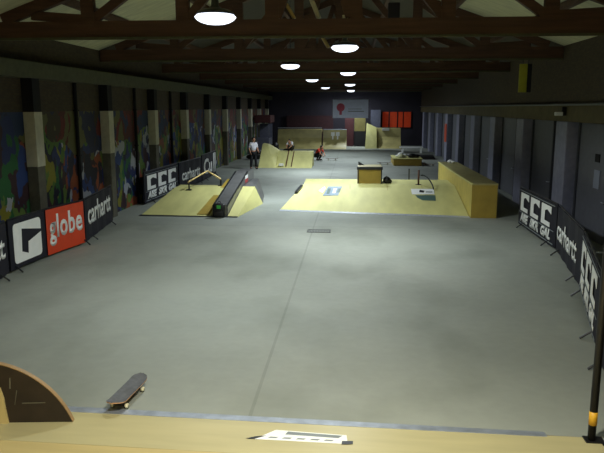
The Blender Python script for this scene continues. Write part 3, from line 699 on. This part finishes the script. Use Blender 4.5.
skateboard('skateboard', 'dark skateboard on the floor right of the low wooden box', (4.35, 37.8, 0), R(70))
t = thing('white_bench', 'low white bench behind the cluttered wooden box', 'bench', (4.35, 48.5, 0))
link('seat', B(-.95, .75, 0, .5, .36, .46, .01), 'white', t)
for x in (-.8, .55): link('leg', B(x, x + .12, .05, .45, 0, .36), 'white', t)
bm = bmesh.new(); hull(bm, [(4.2, 42.5, 0), (5.3, 42.5, 0), (4.2, 43.6, 0), (5.3, 43.6, 0), (4.3, 42.6, .2), (5.2, 42.6, .2), (4.3, 43.5, .25), (5.2, 43.5, .25)]); tag(link('dark_mat', bm, 'black'), 'dark folded mat on the floor by the right doors', 'mat')

# ---------------------------------------------------------------- far ramps
def qp(x0, x1, h, label, m='ply_far', y0=52.6, d=1.5, back=1.2):
    t = thing('quarter_pipe', label, 'ramp', (0, y0, 0), 0, 'quarter pipes at the far end')
    bm = prism(bmesh.new(), qprof(h, d, back), x0, x1, 'x'); link('body', bm, m, t)
    bm = bmesh.new(); tube(bm, [(x0, d, h + .02), (x1, d, h + .02)], .03, 8); link('coping', bm, 'steel', t)
    return t
qp(-6.25, -2.62, 1.62, 'widest far quarter pipe, dull yellow, left of the end wall')
t = qp(-2.5, -.58, 1.5, 'far quarter pipe with a white mark on its face, middle of the end')
bm = bmesh.new()
for x in (-1.85, -1.45): box(bm, x, x + .3, 1.28, 1.36, 1.0, 1.3); box(bm, x + .09, x + .2, 1.22, 1.34, .72, 1.05)
link('white_mark', bm, 'white', t)
bm = bmesh.new(); 
t = thing('quarter_pipe', 'far right quarter pipe with a flared pale left side', 'ramp', (0, 53.6, 0), 0, 'quarter pipes at the far end')
bm = prism(bmesh.new(), qprof(1.65, 1.6, 1.2), 1.9, 3.9, 'x'); link('body', bm, 'ply_far', t)
bm = bmesh.new(); hull(bm, [(.95, -.2, 0), (1.9, 0, 0), (1.1, 1.6, 2.0), (1.9, 1.6, 1.65), (1.0, 2.8, 0), (1.9, 2.8, 0), (1.1, 2.8, 2.0), (1.9, 2.8, 1.65)]); link('flared_side', bm, 'ply', t)
bm = bmesh.new(); box(bm, 2.35, 2.95, 1.45, 1.6, 1.4, 1.62); link('white_mark', bm, 'white', t)
# end wall furniture
t = thing('hanging_screen', 'blue white banner sheet hanging before the end wall', 'banner', (-.28, 53.8, 2.46))
bm = bmesh.new(); box(bm, -1.44, 1.44, -.015, .015, 0, 1.5); link('sheet', bm, 'screen', t)
bm = bmesh.new(); lathe(bm, [(.33, -.001), (.33, .001)], 20); 
for v in bm.verts: v.co = Vector((v.co.x - .8, v.co.z - .02, v.co.y + .85))
link('emblem', bm, 'pink', t)
bm = bmesh.new(); box(bm, -.9, -.7, -.022, -.016, .25, .6); link('emblem_stem', bm, 'pink', t)
bm = bmesh.new(); box(bm, -.2, 1.1, -.02, -.016, .5, .56); box(bm, -.2, .9, -.02, -.016, .7, .74); link('lettering', bm, 'greyprint', t)
bm = bmesh.new(); tube(bm, [(-1.5, 0, 1.5), (1.5, 0, 1.5)], .03, 8); tube(bm, [(-1.3, 0, 1.5), (-1.3, 0, 4.2)], .01, 6); tube(bm, [(1.3, 0, 1.5), (1.3, 0, 4.2)], .01, 6); link('hanging_bar', bm, 'darksteel', t)
tag(link('yellow_panel', B(.05, 1.0, 56.6, 56.8, 1.3, 2.75), 'conc_y'), 'dull yellow panel above the dark opening under the hanging sheet', 'panel')
tag(link('dark_opening_frame', B(.05, 1.0, 56.55, 56.8, 0, 1.28), 'recess'), 'dark low door box below the dull yellow panel', 'box')
tag(link('red_curtain', B(-.75, .0, 56.7, 56.8, 0, 2.6), 'red'), 'dark red cloth panel left of the dull yellow panel', 'curtain')
tag(link('grey_cabinet', B(1.45, 2.3, 57.2, 57.8, 0, 3.1), 'greygoods'), 'tall grey cabinet left of the orange lit windows', 'cabinet')
tag(link('dark_red_board', B(-5.9, -1.8, 57.7, 57.9, 0, 2.6), 'dimred'), 'dim red board on the end wall behind the widest far ramp', 'board')
# stall on the far left
t = thing('counter_stall', 'grey blue counter stall with dark red roof left of the far ramps', 'stall', (-6.5, 47.5, 0))
link('counter', B(-.6, .35, 0, 2.0, 0, 1.1, .02), 'greygoods', t)
link('back_panel', B(-.6, .35, 1.9, 2.0, 1.1, 2.1), 'greygoods', t)
for x in (-.55, .28): link('upright', B(x, x + .07, 0, .07, 1.1, 2.2), 'greygoods', t)
link('roof', B(-.7, .5, -.2, 2.1, 2.2, 2.75, .03), 'red', t)
for j, (x, y, s) in enumerate(((-5.75, 46.8, .8), (-4.6, 46.0, .55), (-6.3, 42.0, .6))):
    bm = bmesh.new(); ell(bm, (x, y, s * .42), (.42, .4, s * .45)); ell(bm, (x + .15, y - .1, s * .75), (.25, .25, s * .35)); ell(bm, (x - .3, y, s * .25), (.35, .3, s * .27))
    tag(link('kit_heap', bm, 'black', None, True), ['tallest dark heap of kit behind the person in white', 'dark low kit heap left of the widest far ramp', 'dark kit heap at the foot of the mural wall'][j], 'kit heap')
tag(link('orange_poster', B(XR - .12, XR - .09, 41.0, 41.8, 1.2, 2.3), 'orange'), 'orange poster on a pillar near the far right corner', 'poster')

# ---------------------------------------------------------------- people
def skin(verts, edges, rad, root=0, sub=1):
    me = bpy.data.meshes.new('s'); me.from_pydata([Vector(v) for v in verts], edges, [])
    o = bpy.data.objects.new('s', me); COL.objects.link(o)
    o.modifiers.new('k', 'SKIN'); sb = o.modifiers.new('b', 'SUBSURF'); sb.levels = sub; sb.render_levels = sub
    sv = me.skin_vertices[0].data
    for i_, r_ in enumerate(rad): sv[i_].radius = (r_, r_) if not isinstance(r_, tuple) else r_
    sv[root].use_root = True
    bpy.context.view_layer.update()
    out = bpy.data.meshes.new_from_object(o.evaluated_get(bpy.context.evaluated_depsgraph_get()))
    bpy.data.objects.remove(o); bm = bmesh.new(); bm.from_mesh(out); return bm
def add(bm, b2):
    me = bpy.data.meshes.new('x'); b2.to_mesh(me); b2.free(); bm.from_mesh(me); bpy.data.meshes.remove(me); return bm
def person(label, loc, rz, J, shirt, trousers, s=1.0, sleeve=True):
    """J: joints (x,y,z) at full size, facing -y: pelvis chest neck head; shl/shr elbow wrist; hip knee ankle toe"""
    t = thing('person', label, 'person', loc, rz); t.scale = (s, s, s)
    V = lambda k_: Vector(J[k_])
    order = ['pelvis', 'belly', 'chest', 'neck', 'headbase']
    verts = [V('pelvis'), (V('pelvis') + V('chest')) / 2, V('chest'), V('neck'), V('neck').lerp(V('head'), .5)]
    rad = [.12, .115, .13, .055, .055]; edges = [(0, 1), (1, 2), (2, 3), (3, 4)]
    for sd in 'lr':
        b = len(verts); verts += [V('sh' + sd), V('el' + sd), V('el' + sd).lerp(V('wr' + sd), .4), V('wr' + sd)]; rad += [.06, .042, .04, .027]; edges += [(2, b), (b, b + 1), (b + 1, b + 2), (b + 2, b + 3)]
        d = (V('wr' + sd) - V('el' + sd)).normalized(); verts.append(V('wr' + sd) + d * .06); rad.append((.035, .02)); edges.append((b + 3, b + 4))
        b = len(verts); verts += [V('hip' + sd), V('kn' + sd), V('kn' + sd).lerp(V('an' + sd), .35), V('an' + sd), V('an' + sd) + Vector((0, -.12, -.05))]; rad += [.09, .06, .058, .038, .035]; edges += [(0, b), (b, b + 1), (b + 1, b + 2), (b + 2, b + 3), (b + 3, b + 4)]
    bm = skin(verts, edges, rad)
    for sd, mir in (('l', -1), ('r', 1)):
        d = (V('wr' + sd) - V('el' + sd)).normalized(); side = d.cross(Vector((1, 0, 0))).normalized(); nrm = side.cross(d)
        base = V('wr' + sd) + d * .06
        for q_, L_ in enumerate((.065, .075, .07, .055)):
            o_ = side * (.03 - .02 * q_)
            add(bm, skin([base + o_ * .7, base + o_ + d * L_ * .5, base + o_ + d * L_ * .85 - nrm * .015 * mir], [(0, 1), (1, 2)], [.0095, .0085, .0075]))
        add(bm, skin([V('wr' + sd) + d * .02 + side * .015, base + side * .05, base + side * .06 + d * .03], [(0, 1), (1, 2)], [.011, .01, .009]))
    h = V('head'); ell(bm, h, (.078, .095, .115), None, 20); ell(bm, h + Vector((0, -.03, -.06)), (.055, .065, .06))
    ell(bm, h + Vector((0, -.1, -.012)), (.013, .02, .022), None, 8)
    for sx_ in (-1, 1): ell(bm, h + Vector((sx_ * .08, 0, -.01)), (.012, .022, .032), None, 8)
    link('body', bm, 'skin', t, True)
    bm = bmesh.new()
    for sx_ in (-1, 1): ell(bm, h + Vector((sx_ * .03, -.088, .01)), (.012, .008, .008), None, 8)
    link('eyes', bm, 'black', t, True)
    bm = bmesh.new(); ell(bm, h + Vector((0, -.092, -.055)), (.025, .008, .006), None, 8); link('mouth', bm, 'redsticker', t, True)
    bm = bmesh.new(); ell(bm, h + Vector((0, .018, .03)), (.09, .1, .108), None, 20); link('hair', bm, 'hair', t, True)
    # shirt
    vs = [V('pelvis') + Vector((0, 0, .02)), (V('pelvis') + V('chest')) / 2, V('chest'), V('chest').lerp(V('neck'), .75)]; rd = [(.17, .14), (.165, .135), (.175, .14), .08]; ed = [(0, 1), (1, 2), (2, 3)]
    for sd in 'lr':
        b = len(vs); vs += [V('sh' + sd), V('sh' + sd).lerp(V('el' + sd), .9)]; rd += [.08, .065]; ed += [(2, b), (b, b + 1)]
    link('shirt', skin(vs, ed, rd), shirt, t, True)
    vs = [V('pelvis')]; rd = [(.15, .13)]; ed = []
    for sd in 'lr':
        b = len(vs); vs += [V('hip' + sd), V('kn' + sd), V('an' + sd)]; rd += [.11, .08, .065]; ed += [(0, b), (b, b + 1), (b + 1, b + 2)]
    link('trousers', skin(vs, ed, rd), trousers, t, True)
    for sd in 'lr':
        a = V('an' + sd); bm = bmesh.new(); ell(bm, a + Vector((0, -.06, -.045)), (.05, .14, .04)); ell(bm, a + Vector((0, .01, -.02)), (.045, .06, .06)); link('shoe', bm, 'black', t, True)
    return t
stand = dict(pelvis=(0, 0, .93), chest=(0, -.02, 1.27), neck=(0, -.04, 1.46), head=(0, -.07, 1.6), shl=(-.18, -.02, 1.38), shr=(.18, -.02, 1.38), ell=(-.24, .02, 1.12), elr=(.24, -.02, 1.12), wrl=(-.22, -.12, .9), wrr=(.22, -.18, .96),
             hipl=(-.09, 0, .88), hipr=(.09, 0, .88), knl=(-.12, -.03, .5), knr=(.13, -.04, .5), anl=(-.14, .02, .085), anr=(.16, -.02, .085))
crouch = dict(pelvis=(0, .12, .32), chest=(0, -.1, .58), neck=(0, -.2, .7), head=(0, -.28, .78), shl=(-.17, -.14, .66), shr=(.17, -.14, .66), ell=(-.22, -.3, .46), elr=(.22, -.3, .46), wrl=(-.14, -.42, .3), wrr=(.12, -.42, .32),
              hipl=(-.1, .1, .3), hipr=(.1, .1, .3), knl=(-.16, -.24, .46), knr=(.16, -.24, .46), anl=(-.13, -.04, .085), anr=(.13, -.04, .085))
person('person in white shirt and black trousers standing at the left of the small ramp', (-5.42, 35.1, 0), R(35), stand, 'shirtw', 'trouser')
person('person in red top and dark trousers crouching on the floor', (-2.25, 41.4, 0), R(60), crouch, 'shirtr', 'trouser', 1.05)
person('small person in white top crouching on top of the small ramp', (-3.6, 37.6, .81), R(-20), crouch, 'shirtw', 'trouser', .78)
skateboard('skateboard', 'dark skateboard on the far floor right of the crouching person', (-1.35, 41.4, 0), R(85))
